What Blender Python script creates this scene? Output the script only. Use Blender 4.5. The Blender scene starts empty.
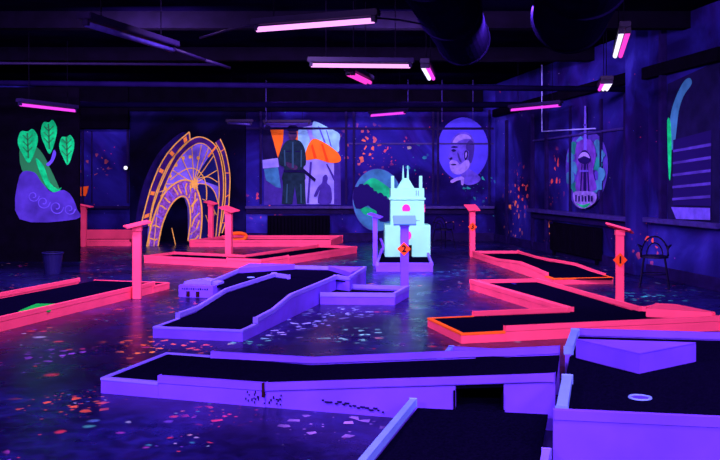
import bpy, bmesh, math, random
from mathutils import Vector, Matrix
random.seed(7)
C = bpy.context.scene.collection
F, HC, CX, CY = 870.0, 1.6, 360.0, 182.0      # focal length in px of the 720x460 frame, eye height, vanishing centre

def at(px, py, z=0.0):
    """point of the horizontal plane at height z that the photo shows at (px, py)"""
    d = F*(HC-z)/(py-CY)
    return Vector(((px-CX)*d/F, d, z))
def up(px, yb, yt):
    """foot at (px, yb) on the floor, top seen at yt"""
    p = at(px, yb); return Vector((p.x, p.y, HC-(yt-CY)*p.y/F))

# ------------------------------------------------------------------ materials
def lin(c):
    return tuple((v/12.92 if v <= .04045 else ((v+.055)/1.055)**2.4) for v in c)
def mat(name, col, rough=.5, spec=.4, wear=0.0, scale=6.0, metal=0.0):
    m = bpy.data.materials.new(name); m.use_nodes = True
    n = m.node_tree; b = n.nodes['Principled BSDF']
    b.inputs['Roughness'].default_value = rough
    b.inputs['Specular IOR Level'].default_value = spec
    b.inputs['Metallic'].default_value = metal
    b.inputs['Base Color'].default_value = (*col, 1)
    if wear:
        tc = n.nodes.new('ShaderNodeTexCoord'); no = n.nodes.new('ShaderNodeTexNoise')
        no.inputs['Scale'].default_value = scale; no.inputs['Detail'].default_value = 6
        n.links.new(tc.outputs['Object'], no.inputs['Vector'])
        r = n.nodes.new('ShaderNodeValToRGB')
        r.color_ramp.elements[0].position = .35; r.color_ramp.elements[1].position = .65
        r.color_ramp.elements[0].color = (*[v*(1-wear) for v in col], 1)
        r.color_ramp.elements[1].color = (*col, 1)
        n.links.new(no.outputs['Fac'], r.inputs['Fac']); n.links.new(r.outputs['Color'], b.inputs['Base Color'])
    return m
def glow(name, col, s):
    m = bpy.data.materials.new(name); m.use_nodes = True
    n = m.node_tree; n.nodes.clear()
    e = n.nodes.new('ShaderNodeEmission'); o = n.nodes.new('ShaderNodeOutputMaterial')
    e.inputs['Color'].default_value = (*col, 1); e.inputs['Strength'].default_value = s
    n.links.new(e.outputs[0], o.inputs[0]); return m

M = {}
M['purple'] = mat('violet_board_paint', (.150,.066,1.0), .5, .25, .18, 3)
M['lilac'] = mat('pale_violet_edge', (.19,.15,1.0), .5, .2, .12, 5)  # paler violet, mostly for rail caps and low edges
M['ice'] = mat('pale_blue_edge', (.16,.31,1.0), .5, .2, .12, 5)  # paler blue for caps of rails running in depth and hole rims
M['pink'] = mat('neon_pink_paint', (1.0,.085,.19), .55, .15, .12, 3)
M['orange'] = mat('neon_orange_paint', (1.0,.16,.012), .55, .1, .1)
M['orange_sign'] = mat('orange_sign_card', (1.0,.10,.012), .6, .1, .1)
M['cup_blue'] = mat('cup_blue', (.06,.03,.55), .6, .1)
M['black_ink'] = mat('black_ink', (.02,.005,.01), .6, .05)
M['carpet'] = mat('black_carpet', (.0022,.0014,.016), 1.0, 0, .5, 60)
M['castle'] = mat('white_green_fluorescent_paint', (.25,1.0,.62), .6, .1, .05, 4)
M['castle_shade'] = mat('castle_seam_paint', (.14,.45,.6), .6, .1)
M['hot_pink'] = mat('hot_pink_paint', (1.0,.03,.32), .5, .1)
M['shelf_pale'] = mat('pale_blue_shelf_paint', (.07,.27,.58), .5, .2)
M['black'] = mat('black_paint', (.0016,.0009,.007), .8, .02, .4, 4)
M['ceiling'] = mat('dark_ceiling_paint', (.0014,.0007,.010), .95, 0, .6, 1.2)
M['duct'] = mat('dark_duct_metal', (.0035,.0018,.027), .8, 0, .3, 3)
M['trim'] = mat('dark_blue_trim_paint', (.009,.004,.070), .6, .05, .4, 5)
M['trim_light'] = mat('worn_blue_ledge_paint', (.030,.020,.20), .5, .15, .4, 8)
M['metal'] = mat('grey_violet_fixture_metal', (.007,.0035,.034), .5, .08, .3, 6)
M['chair'] = mat('dark_chair_metal', (.003,.0016,.022), .5, .06)
M['bin'] = mat('blue_plastic', (.007,.006,.075), .5, .1, .2, 6)
M['green'] = mat('neon_green_paint', (.005,.55,.06), .7, .05, .35, 9)
M['tube_near'] = glow('tube_near_glow', (1.0,.34,1.0), 1.6)
M['tube_far'] = glow('tube_far_glow', (.95,.06,.95), 1.1)
M['tube_mag'] = glow('tube_magenta_glow', (1.0,.05,.62), 1.2)
M['tube_white'] = glow('tube_white_glow', (.75,.70,1.0), 1.6)
M['gold'] = mat('gold_paint', (1.0,.72,.09), .6, .1, .2, 14)
M['gold_orange'] = mat('orange_gold_paint', (1.0,.42,.05), .6, .1)
M['clock_face'] = mat('clock_violet_paint', (.25,.22,1.0), .6, .05, .5, 2.2)
M['clock_dark'] = mat('clock_indigo_paint', (.05,.012,.17), .7, .05, .4, 4)
M['clock_deep'] = mat('clock_opening_blue', (.009,.014,.14), .8, .05, .5, 3)
M['clock_haze'] = mat('clock_haze_indigo', (.014,.007,.12), .8, .05, .5, 3)
M['band'] = mat('clock_band_paint', (.34,.14,.62), .7, .05, .6, 16)

def nebula(name, gain=1.0, stars=1.0, warm=None, floor=False):
    m = bpy.data.materials.new(name); m.use_nodes = True
    n = m.node_tree; N = n.nodes.new; L = n.links.new; b = n.nodes['Principled BSDF']
    b.inputs['Roughness'].default_value = .22 if floor else .8
    b.inputs['Specular IOR Level'].default_value = .22 if floor else .03
    tc = N('ShaderNodeTexCoord')
    def noise(s, det=6, dist=0.0, off=0.0):
        mp = N('ShaderNodeMapping'); mp.inputs['Location'].default_value = (off, off*.7, off*.3)
        L(tc.outputs['Object'], mp.inputs['Vector'])
        t = N('ShaderNodeTexNoise'); t.inputs['Scale'].default_value = s; t.inputs['Detail'].default_value = det
        t.inputs['Distortion'].default_value = dist; L(mp.outputs[0], t.inputs['Vector']); return t.outputs['Fac']
    def ramp(src, stops):
        r = N('ShaderNodeValToRGB'); e = r.color_ramp.elements
        while len(e) < len(stops): e.new(.5)
        for k, (p, c) in enumerate(stops): e[k].position = p; e[k].color = (*c, 1)
        L(src, r.inputs['Fac']); return r.outputs['Color']
    def math_(op, a, bb):
        k = N('ShaderNodeMath'); k.operation = op
        for i, v in enumerate((a, bb)):
            if isinstance(v, (int, float)): k.inputs[i].default_value = v
            else: L(v, k.inputs[i])
        return k.outputs[0]
    def mix(f, a, bb, mode='MIX'):
        x = N('ShaderNodeMix'); x.data_type = 'RGBA'; x.blend_type = mode
        if isinstance(f, (int, float)): x.inputs[0].default_value = f
        else: L(f, x.inputs[0])
        for i, v in ((6, a), (7, bb)):
            if isinstance(v, tuple): x.inputs[i].default_value = (*v, 1)
            else: L(v, x.inputs[i])
        return x.outputs[2]
    g = gain
    if floor:
        base = ramp(noise(.55, 7, .6), [(.30, (.0018,.0012,.020)), (.50, (.0045,.0035,.062)), (.70, (.010,.012,.17))])
        fine = ramp(noise(9, 5), [(.40, (.45,.45,.5)), (.62, (1.2,1.1,1.2))])
        base = mix(1.0, base, fine, 'MULTIPLY')
    else:
        base = ramp(noise(.55, 8, .8), [(.28, (.0025*g,.0012*g,.028*g)), (.46, (.0075*g,.004*g,.095*g)),
                                       (.60, (.022*g,.020*g,.32*g)), (.75, (.075*g,.085*g,.80*g))])
        vio = ramp(noise(1.3, 7, .5, 5.0), [(.50, (0,0,0)), (.75, (.012*g,.002*g,.06*g))])
        base = mix(1.0, base, vio, 'ADD')
    # splattered paint dots, each with a colour of its own
    for sc, rad, keep, off in (((4, .34, .74, 0), (8, .50, .76, 3), (19, .5, .74, 9)) if floor else ((5, .16, .76, 0), (11, .20, .84, 4))):
        mp = N('ShaderNodeMapping'); mp.inputs['Location'].default_value = (off, off, off)
        if floor: mp.inputs['Scale'].default_value = (1, 1, 0)
        L(tc.outputs['Object'], mp.inputs['Vector'])
        wob = N('ShaderNodeTexNoise'); wob.inputs['Scale'].default_value = 12; L(mp.outputs[0], wob.inputs['Vector'])
        vec = mix(.04, mp.outputs[0], wob.outputs['Color'], 'ADD')
        v = N('ShaderNodeTexVoronoi'); v.voronoi_dimensions = '2D' if floor else '3D'; v.inputs['Scale'].default_value = sc; L(vec, v.inputs['Vector'])
        sep = N('ShaderNodeSeparateColor'); L(v.outputs['Color'], sep.inputs['Color'])
        size = math_('MULTIPLY', sep.outputs[1], rad)
        inside = N('ShaderNodeMapRange'); L(v.outputs['Distance'], inside.inputs[0]); L(size, inside.inputs[1]); L(math_('MULTIPLY', size, .35), inside.inputs[2]); inside = inside.outputs[0]
        chosen = math_('GREATER_THAN', sep.outputs[0], keep)
        cl = math_('GREATER_THAN', noise(1.1 if floor else .7, 2, 0, off+11.0), .60 if floor else .50)
        f = math_('MULTIPLY', math_('MULTIPLY', inside, chosen), cl)
        colr = ramp(sep.outputs[2], [(.0, (.9,.10,.02)), (.25, (.75,.03,.10)), (.45, (.12,.10,.8)), (.62, (.02,.5,.35)), (.8, (.55,.6,.9)), (1.0, (.85,.22,.04))])
        base = mix(math_('MULTIPLY', f, stars), base, colr)
    if warm:                                  # clusters of orange nebula paint at given places
        for (wx, wy, wz, wr, wc) in warm:
            mp = N('ShaderNodeVectorMath'); mp.operation = 'DISTANCE'; L(tc.outputs['Object'], mp.inputs[0])
            mp.inputs[1].default_value = (wx, wy, wz)
            fall = N('ShaderNodeMapRange'); L(mp.outputs['Value'], fall.inputs[0])
            fall.inputs[1].default_value = wr; fall.inputs[2].default_value = wr*.15
            fall.inputs[3].default_value = 0; fall.inputs[4].default_value = 1
            vo = N('ShaderNodeTexVoronoi'); vo.inputs['Scale'].default_value = 17.0 if floor else 11.0; vo.voronoi_dimensions = '2D' if floor else '3D'; L(tc.outputs['Object'], vo.inputs['Vector'])
            so_ = N('ShaderNodeSeparateColor'); L(vo.outputs['Color'], so_.inputs['Color'])
            bl = N('ShaderNodeMapRange'); L(vo.outputs['Distance'], bl.inputs[0])
            L(math_('MULTIPLY', math_('POWER', so_.outputs[1], 2.0), .40), bl.inputs[1]); bl.inputs[2].default_value = .02
            pick = math_('MULTIPLY', math_('GREATER_THAN', so_.outputs[2], .70 if floor else .66), 1.0)
            base = mix(math_('MULTIPLY', math_('MULTIPLY', fall.outputs[0], pick), bl.outputs[0]), base, wc)
    L(base, b.inputs['Base Color'])
    if floor:
        rr = N('ShaderNodeMapRange'); L(noise(2.2, 6), rr.inputs[0]); rr.inputs[3].default_value = .16; rr.inputs[4].default_value = .42
        L(rr.outputs[0], b.inputs['Roughness'])
        bp = N('ShaderNodeBump'); bp.inputs['Strength'].default_value = .12; bp.inputs['Distance'].default_value = .02
        L(noise(5, 4), bp.inputs['Height']); L(bp.outputs[0], b.inputs['Normal'])
    return m
OR, RD, GN = (1.0,.36,.05), (.85,.12,.05), (.03,.65,.4)
M['wall'] = nebula('nebula_wall_paint', .80, 1.0, [(.1,23.6,2.5,.8,(.75,.2,.05)), (1.0,23.6,2.5,.5,RD), (-2.6,23.6,1.0,.6,RD), (-7.2,23.6,2.0,.5,(.6,.15,.05)), (3.2,23.6,1.6,.6,GN), (1.4,23.6,2.2,.5,GN)])
M['wall_right'] = nebula('nebula_side_wall_paint', .62, 1.0, [(3.9,22.1,.8,1.0,OR), (3.95,21.5,1.4,.7,RD), (4.3,19.2,1.7,.7,RD), (5.0,14.8,.6,.5,RD), (4.25,19.6,.5,.5,OR)])
M['wall_dim'] = nebula('dark_wall_paint', .12, .25)
_spl = [(165,345,.75,(1.0,.20,.03)), (150,352,.4,(1.0,.35,.05)), (208,347,.3,(.9,.1,.06)), (122,372,.35,(.03,.9,.30)), (226,414,.32,(1.0,.06,.12)), (62,405,.5,(.9,.15,.05)),
        (244,339,.45,(.10,.85,.45)), (356,335,.55,(.25,.95,.75)), (300,322,.6,(.30,.40,1.0)), (325,304,.35,(.9,.08,.15)), (275,333,.5,(.35,.40,1.0)), (345,312,.6,(.30,.45,1.0)),
        (450,272,1.0,(.05,.35,.55)), (350,262,.8,(.05,.8,.4)), (190,307,.7,(.8,.10,.06)), (66,355,.5,(.3,.08,.7)), (300,396,.25,(.3,.2,.8)), (645,297,.7,(.05,.7,.6)), (130,255,1.2,(.03,.6,.4)), (330,425,.4,(.5,.3,1.0))]
M['floor'] = nebula('dark_splattered_floor_paint', 1.0, .5, [(*at(a_,b_), r_, c_) for a_, b_, r_, c_ in _spl], True)
M['wall_panel'] = nebula('nebula_panel_paint', 1.25, 1.0)

# ------------------------------------------------------------------ object helpers
def obj(name, bm, m, parent=None, bevel=0, smooth=False):
    if bevel:
        bmesh.ops.remove_doubles(bm, verts=bm.verts, dist=1e-5)
        bmesh.ops.bevel(bm, geom=[e for e in bm.edges if len(e.link_faces) == 2 and e.calc_face_angle(0) > .6], offset=bevel, segments=2, affect='EDGES', clamp_overlap=True)
    bmesh.ops.recalc_face_normals(bm, faces=bm.faces)
    if parent is not None:
        off = Vector((0,0,0)); p = parent
        while p is not None: off += Vector(p.location); p = p.parent
        bmesh.ops.translate(bm, verts=bm.verts, vec=-off)
    me = bpy.data.meshes.new(name); bm.to_mesh(me); bm.free()
    if smooth: me.polygons.foreach_set('use_smooth', [True]*len(me.polygons))
    o = bpy.data.objects.new(name, me); C.objects.link(o)
    me.materials.append(M[m] if isinstance(m, str) else m)
    if parent is not None: o.parent = parent
    return o
def tag(o, label, cat, group=None):
    o['label'] = label; o['category'] = cat
    if group: o['group'] = group
    return o
def thing(name, label, cat, loc=(0,0,0), group=None):
    o = bpy.data.objects.new(name, None); C.objects.link(o); o.location = loc; o.empty_display_size = .1
    return tag(o, label, cat, group)
def struct(name, bm, m, **k):
    o = obj(name, bm, m, **k); o['kind'] = 'structure'; return o
def box(bm, c, s, rz=0, rx=0, ry=0):
    mt = Matrix.Translation(c) @ Matrix.Rotation(rz,4,'Z') @ Matrix.Rotation(ry,4,'Y') @ Matrix.Rotation(rx,4,'X') @ Matrix.Diagonal((*s,1))
    bmesh.ops.create_cube(bm, size=1, matrix=mt); return bm
def B(c, s, rz=0, rx=0, ry=0): return box(bmesh.new(), c, s, rz, rx, ry)
def tube(bm, a, b, r, seg=12, r2=None):
    a, b = Vector(a), Vector(b); d = b-a
    q = d.to_track_quat('Z','Y').to_matrix().to_4x4()
    bmesh.ops.create_cone(bm, cap_ends=True, segments=seg, radius1=r, radius2=r if r2 is None else r2, depth=d.length, matrix=Matrix.Translation((a+b)/2) @ q)
    return bm
def T(a, b, r, seg=12, r2=None): return tube(bmesh.new(), a, b, r, seg, r2)
def sweep(bm, pts, r, seg=8):
    for a, b in zip(pts, pts[1:]): tube(bm, a, b, r, seg)
    for p in pts[1:-1]: bmesh.ops.create_uvsphere(bm, u_segments=seg, v_segments=6, radius=r*1.01, matrix=Matrix.Translation(p))
    return bm
def prism(bm, pts, vec):
    """closed solid: polygon of 3-D points pushed along vec"""
    a = [bm.verts.new(p) for p in pts]; b = [bm.verts.new(Vector(p)+Vector(vec)) for p in pts]
    bm.faces.new(a); bm.faces.new(b[::-1]); n = len(a)
    for i in range(n): bm.faces.new((a[i], b[i], b[(i+1)%n], a[(i+1)%n]))
    return bm
def slab(xy, z0, z1):
    return prism(bmesh.new(), [(p[0],p[1],z0) for p in xy], (0,0,z1-z0))
def normals2(pts, side):
    ns = []
    for a, b in zip(pts, pts[1:]):
        d = Vector((b[0]-a[0], b[1]-a[1])); d.normalize(); ns.append(Vector((-d.y, d.x))*side)
    out = [ns[0]]
    for a, b in zip(ns, ns[1:]):
        m = a+b
        if m.length < .2: out.append(a); continue
        m.normalize(); out.append(m/max(.35, m.dot(a)))
    out.append(ns[-1]); return out
def wallstrip(pts, th, side, lo, hi, inset=0.0):
    """board standing along a path; pts (x, y, ztop); lo/hi give its lower and upper height from ztop"""
    bm = bmesh.new(); ns = normals2(pts, side); rings = []
    for p, n in zip(pts, ns):
        o = Vector((p[0],p[1])) + n*inset; i = Vector((p[0],p[1])) + n*(inset+th)
        a, b = lo(p[2]), hi(p[2])
        rings.append([bm.verts.new((o.x,o.y,a)), bm.verts.new((o.x,o.y,b)), bm.verts.new((i.x,i.y,b)), bm.verts.new((i.x,i.y,a))])
    for r, s in zip(rings, rings[1:]):
        for k in range(4): bm.faces.new((r[k], r[(k+1)%4], s[(k+1)%4], s[k]))
    bm.faces.new(rings[0]); bm.faces.new(rings[-1][::-1]); return bm
CAP = .052
def rail(root, pts, side, col, th=.042, skirt=True, cap=CAP, capcol=None):
    obj('top_rail', wallstrip(pts, th, side, lambda z: z-cap, lambda z: z), capcol or col, root, bevel=.006)
    if skirt: obj('side_board', wallstrip(pts, th-.02, side, lambda z: 0.0, lambda z: z-cap-.004, .006), col, root, bevel=.002)
def low_edge(root, pts, side, col, capcol=None, th=.045, cap=.022):
    obj('low_edge_rail', wallstrip(pts, th, side, lambda z: z-cap, lambda z: z), capcol or col, root, bevel=.004)
    obj('side_board', wallstrip(pts, th-.008, side, lambda z: 0.0, lambda z: z-cap-.002, .004), col, root, bevel=.002)
def felt(root, left, right, name='carpet', m='carpet', th=.018):
    """carpet strip between two edges given as (x, y, z) lists"""
    bm = bmesh.new(); rows = []
    for l, r in zip(left, right):
        rows.append([bm.verts.new(l), bm.verts.new(r), bm.verts.new((r[0],r[1],r[2]-th)), bm.verts.new((l[0],l[1],l[2]-th))])
    for a, b in zip(rows, rows[1:]):
        for k in range(4): bm.faces.new((a[k], a[(k+1)%4], b[(k+1)%4], b[k]))
    bm.faces.new(rows[0]); bm.faces.new(rows[-1][::-1])
    return obj(name, bm, m, root)
def cup(root, x, y, z, r=.06, col='ice'):
    bm = bmesh.new(); seg = 28; ro = []; 
    for k in range(seg):
        a = 2*math.pi*k/seg; c, s = math.cos(a), math.sin(a)
        ro.append([bm.verts.new((x+c*q, y+s*q, z+h)) for q, h in ((r*1.12,.0),(r*1.10,.007),(r*.88,.007),(r*.86,.001))])
    for k in range(seg):
        a, b = ro[k], ro[(k+1)%seg]
        for i in range(3): bm.faces.new((a[i], b[i], b[i+1], a[i+1]))
    o = obj('hole_rim', bm, col, root, smooth=True)
    bm = bmesh.new(); bmesh.ops.create_circle(bm, cap_ends=True, segments=24, radius=r*.87, matrix=Matrix.Translation((x,y,z+.0015)))
    obj('hole_inside', bm, 'cup_blue', root)
def V3(p, z): return (p[0], p[1], z)
def off(p, n, d): return (p[0]+n[0]*d, p[1]+n[1]*d)

# ------------------------------------------------------------------ plane of a wall or board, for painted shapes
class Plane:
    def __init__(s, p, u):                                  # p on the plane, u horizontal direction along it (left to right)
        s.p = Vector((p[0],p[1],0)); s.u = Vector((u[0],u[1],0)).normalized()
        s.n = Vector((s.u.y, -s.u.x, 0))                    # towards the camera
    def hit(s, px, py):
        r = Vector(((px-CX)/F, 1, (CY-py)/F)); o = Vector((0,0,HC))
        t = (s.p-o).dot(s.n)/r.dot(s.n); return o + r*t
    def sheet(s, pxs, lay, th=.006):
        return prism(bmesh.new(), [s.hit(*q)+s.n*(lay+th) for q in pxs], -s.n*th)
    def ribbon(s, pxs, w, lay, th=.006, bm=None, closed=False):
        bm = bm or bmesh.new(); P = [s.hit(*q) for q in pxs]
        Q = [((p-s.p).dot(s.u), p.z) for p in P]
        if closed: Q.append(Q[0])
        ns = normals2(Q, 1); 
        def w3(q, n, k, l): return s.p + s.u*(q[0]+n[0]*k) + Vector((0,0,q[1]+n[1]*k)) + s.n*l
        rows = [[bm.verts.new(w3(q,n,-w/2,lay+th)), bm.verts.new(w3(q,n,w/2,lay+th)), bm.verts.new(w3(q,n,w/2,lay)), bm.verts.new(w3(q,n,-w/2,lay))] for q, n in zip(Q, ns)]
        for a, b in zip(rows, rows[1:]):
            for k in range(4): bm.faces.new((a[k], a[(k+1)%4], b[(k+1)%4], b[k]))
        bm.faces.new(rows[0]); bm.faces.new(rows[-1][::-1]); return bm
def smoothpts(pts, n=5, closed=False):
    out = []; N = len(pts)
    for i in range(N if closed else N-1):
        g = (lambda k: pts[k % N]) if closed else (lambda k: pts[max(0,min(N-1,k))])
        p0, p1, p2, p3 = g(i-1), g(i), g(i+1), g(i+2)
        for k in range(n):
            t = k/n
            out.append(tuple(.5*((2*p1[j])+(-p0[j]+p2[j])*t+(2*p0[j]-5*p1[j]+4*p2[j]-p3[j])*t*t+(-p0[j]+3*p1[j]-3*p2[j]+p3[j])*t**3) for j in (0,1)))
    if not closed: out.append(pts[-1])
    return out
def ell(cx, cy, rx, ry, n=40): return [(cx+rx*math.cos(2*math.pi*k/n), cy+ry*math.sin(2*math.pi*k/n)) for k in range(n)]

# ================================================================== ROOM
YB = 23.6                                   # back wall
RW0, RW1 = Vector((3.67,YB)), Vector((7.1,-.2))   # right wall line
ru = (RW1-RW0).normalized()
ZC = 4.25
struct('floor', B((-2,11.5,-.05), (24,26,.1)), 'floor')
struct('ceiling', B((-2,11.5,ZC+.05), (24,26,.1)), 'ceiling')
struct('wall_back', B((-4.2,YB+.1,ZC/2), (16.0,.2,ZC)), 'wall')
nr = Vector((-ru.y, ru.x));  nr = nr if nr.x > 0 else -nr
struct('wall_right', slab([RW0-ru*.2, RW1, RW1+nr*.2, RW0-ru*.2+nr*.2], 0, ZC), 'wall_right')
struct('wall_left', B((-10.1,11.5,ZC/2), (.2,25,ZC)), 'wall_dim')
struct('wall_front', B((-1.5,-1.1,ZC/2), (18,.2,ZC)), 'wall_dim')
# black wall stretch behind the clock and black partition on the left
PB = Plane((0,YB), (1,0)); PR = Plane((RW0.x,RW0.y), (ru.x,ru.y))
def xb(px, y=YB): return (px-CX)*y/F
struct('wall_partition', B((-7.86,17.48,1.75), (4.46,.08,3.5)), 'black')
struct('wall_clock_side', B(((xb(131)+xb(246))/2,YB-.06,ZC/2), (xb(246)-xb(131),.12,ZC)), 'wall_dim')
struct('beam_doorway', B(((xb(40)+xb(131))/2,YB-.16,3.62), (xb(131)-xb(40),.3,1.16)), 'black')
struct('beam_back', B((-1.9,YB-.12,3.86), (xb(500)-xb(131)+.4,.24,.7)), 'black')

def trimbox(i, P, x0, x1, y0, y1, d, m='trim', z=None):
    a = P.hit(x0, y0); b = P.hit(x1, y1)
    return None
cnt = [0]
def trim(P, pts_px, th, m):
    cnt[0] += 1
    struct('trim_%d' % cnt[0], P.sheet(pts_px, .0, th), m, bevel=.01)
def frame_bay(P, x0, x1, yt, yb, w=2.2, th=.06, m='trim', mull=()):
    """boarded window bay: head, ledge, jambs"""
    trim(P, [(x0-w,yt-w),(x0,yt-w),(x0,yb),(x0-w,yb)], th, m)
    trim(P, [(x1,yt-w),(x1+w,yt-w),(x1+w,yb),(x1,yb)], th, m)
    for q in mull: trim(P, [(q-.6,yt),(q+.6,yt),(q+.6,yb),(q-.6,yb)], th*.6, m)
frame_bay(PB, 84, 127, 131, 203, mull=(92,))
frame_bay(PB, 262, 345, 112, 204, mull=())
frame_bay(PB, 355, 432, 112, 204)
frame_bay(PB, 439, 488, 112, 204, mull=())
def hrail(name_px, z0, z1, depth, m, x0, x1):
    cnt[0] += 1
    struct('trim_%d' % cnt[0], B(((x0+x1)/2, YB-depth/2, (z0+z1)/2), (x1-x0, depth, z1-z0)), m, bevel=.008)
xc = RW0.x-.05
hrail(0, .88, .95, .20, 'trim_light', xb(246), xc)
hrail(0, .74, .84, .08, 'trim', xb(246), xc)
hrail(0, 2.62, 2.66, .05, 'trim_light', xb(348), xc)
hrail(0, .88, .95, .16, 'trim', xb(40), xb(131))
hrail(0, 3.02, 3.08, .05, 'trim', xb(246), xc)
cnt[0] += 1; struct('baseboard_back', B(((xb(246)+xc)/2,YB-.03,.11), (xc-xb(246),.06,.22)), 'trim')
# right wall: trim runs along it
def rtrim(s0, s1, z0, z1, d, m):
    cnt[0] += 1
    a, b = RW0+ru*s0, RW0+ru*s1; n = -nr*d
    struct('trim_%d' % cnt[0], slab([a, b, b+n, a+n], z0, z1), m, bevel=.008)
def srt(px):                                   # distance along the right wall of a photo column
    h = PR.hit(px, CY); return (Vector((h.x,h.y))-RW0).length
rtrim(srt(534), srt(637), .90, .98, .20, 'trim_light')
rtrim(srt(534), srt(637), .76, .86, .08, 'trim')
for px in (508, 534, 548, 571, 602, 628, 637):
    rtrim(srt(px)-.05, srt(px)+.05, .9 if px in (571,602) else .0, 3.2, .07 if px not in (571,602) else .035, 'trim')
rtrim(srt(637), srt(648), 0, ZC, .22, 'wall_right')
rtrim(srt(664), srt(667), .95, ZC, .10, 'trim')
rtrim(srt(650), srt(725), .92, 1.0, .14, 'trim_light')
rtrim(srt(534), srt(637), 2.55, 2.59, .05, 'trim_light')
rtrim(.1, srt(725), 3.35, 3.55, .12, 'black')
rtrim(.05, srt(725), 0, .2, .04, 'trim')
# dark radiator under the ledge of the right wall
def radiator(P0, P1, z0, z1, label):
    a, b = Vector(P0), Vector(P1); u = (b-a).normalized(); n = Vector((u.y,-u.x))
    t = thing('radiator', label, 'radiator', (a.x,a.y,0))
    L = (b-a).length; k = int(L/.09)
    obj('casing', prism(bmesh.new(), [(*(a+n*.02),z0+.04),(*(b+n*.02),z0+.04),(*(b+n*.02),z1),(*(a+n*.02),z1)], (n.x*.03,n.y*.03,0)), 'black', t)
    for i in range(k):
        p = a+u*(i+.5)*L/k
        obj('fin', slab([p-u*.035+n*.03, p+u*.035+n*.03, p+u*.035+n*.13, p-u*.035+n*.13], z0+.06, z1-.03), 'black', t, bevel=.012)
    for s in (.12, L-.12):
        p = a+u*s+n*.08; obj('foot', B((p.x,p.y,(z0+.06)/2), (.05,.05,z0+.06)), 'black', t)
q0, q1 = RW0+ru*srt(556)-nr*.02, RW0+ru*srt(604)-nr*.02
radiator(q0, q1, .05, .72, 'black radiator under the ledge of the side wall, below the oval tower painting')
radiator((xb(268),YB-.10), (xb(330),YB-.10), .05, .70, 'black radiator under the wall painting of the soldier and flag')

# ================================================================== MINIGOLF COURSES
def course(name, label, loc, group='minigolf courses'):
    return thing(name, label, 'minigolf course', loc, group)

# ---- A: long violet ramp across the front, with a tunnel
A = course('minigolf_course', 'long violet ramp course across the front with a square tunnel mouth in its side', (0,6.6,0))
a0 = up(100,393.5,377.5); a1 = up(158,398.3,382.2); a1r = up(158,398.3,376); a2 = up(265,407.6,383.5); a3 = up(555,431.5,374)
t0 = up(455,423.2,377.5); t1 = up(503.5,427.2,375.8)
f0 = at(166,352,.121); f1 = at(213,355.2,.121); f1r = at(213,351,.165); f2 = at(314,356.6,.165); f3 = at(560,345.5,.366)
low_edge(A, [a1, a0, f0, f1], -1, 'purple', 'lilac')
rail(A, [a1r, a2], 1, 'purple'); rail(A, [f1r, f2, f3], -1, 'purple', skirt=False)
obj('top_rail', wallstrip([a2, t0, t1, a3], .042, 1, lambda z: z-CAP, lambda z: z), 'purple', A, bevel=.006)
for seg in ([a2,t0],[t1,a3]): obj('side_board', wallstrip(seg, .025, 1, lambda z: 0, lambda z: z-CAP-.007, .012), 'purple', A, bevel=.002)
vdir = Vector((.27,1)).normalized()
def onfar(p):                                     # the point of A's far side opposite a near-side point
    s = (p.x-a2.x)/(a3.x-a2.x); return f2.lerp(f3, s)
h0, h1 = onfar(t0), onfar(t1)
for seg in ([f1r,f2],[f2,h0],[h1,f3]): obj('side_board', wallstrip(seg, .025, -1, lambda z: 0, lambda z: z-CAP-.007, .012), 'purple', A, bevel=.002)
for p, q in ((t0,h0),(t1,h1)):                    # cheeks of the tunnel
    obj('tunnel_cheek', wallstrip([(p.x,p.y,.2),(q.x,q.y,.2)], .012, 1, lambda z: .0, lambda z: .215), 'black', A)
nn = Vector((-.045,-.0)) ; ni = Vector((.012,.045))
def ins(p, z, k): return (p.x+ (.012 if k>0 else -.012), p.y+.04*k, z)
felt(A, [ins(a0,.113,1), ins(a1,.110,1), ins(a2,.105,1), ins(a3,.302,1)], [ins(f0,.113,-1), ins(f1,.110,-1), ins(f2,.105,-1), ins(f3,.302,-1)])
# drip stain and notch at the joint of the two front boards
s0 = at(265,407.6)
obj('joint_gap', B((a2.x-.01,a2.y-.002,a2.z-.045), (.016,.03,.1), -.3), 'black_ink', A)
bm = bmesh.new()
for k in range(26):
    q = a2.lerp(a1r, random.uniform(-.16,.22)) ; box(bm, (q.x,q.y+.004,random.uniform(.025,.105)), (.006,.012,random.uniform(.008,.02)), -.29)
obj('drip_stains', bm, 'trim', A)
bm = bmesh.new()
for k in range(16):
    u_ = .22+.014*k+random.uniform(-.004,.004); q = a2.lerp(a3, u_); box(bm, (q.x,q.y+.004,.085-.0028*k+random.uniform(-.01,.01)), (random.uniform(.01,.035),.012,.008), -.29)
obj('scuff_marks', bm, 'trim', A)

# ---- B: lane coming towards the camera and passing under A
Bc = course('minigolf_course', 'dark carpet lane in the front running into the tunnel under the long violet ramp', (0,5,0))
b0 = at(410,398.5,.17); bd = Vector((-.27,-1)).normalized()
b1 = b0 + Vector((bd.x,bd.y,0))*2.0
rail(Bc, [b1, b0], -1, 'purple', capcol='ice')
r0 = Vector((1.235,5.60,.17)); r1 = Vector((1.02,4.66,.17)); r2 = r1+Vector((bd.x,bd.y,0))*1.05
rail(Bc, [r2, r1], 1, 'purple', capcol='lilac')
low_edge(Bc, [V3(r2,.12), V3(b1,.12)], -1, 'purple')
felt(Bc, [(b1.x+.05,b1.y+.03,.11), (b0.x+.05,b0.y-.005,.11)], [(r2.x-.05,r2.y+.03,.11), (r0.x-.03,r0.y-.02,.11)])
def fr(p, d): return (p.x, p.y+d, .11)
felt(Bc, [fr(t0,-.03), (h0.x,h0.y+.03,.11)], [fr(t1,-.03), (h1.x,h1.y+.03,.11)], name='tunnel_carpet')
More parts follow.
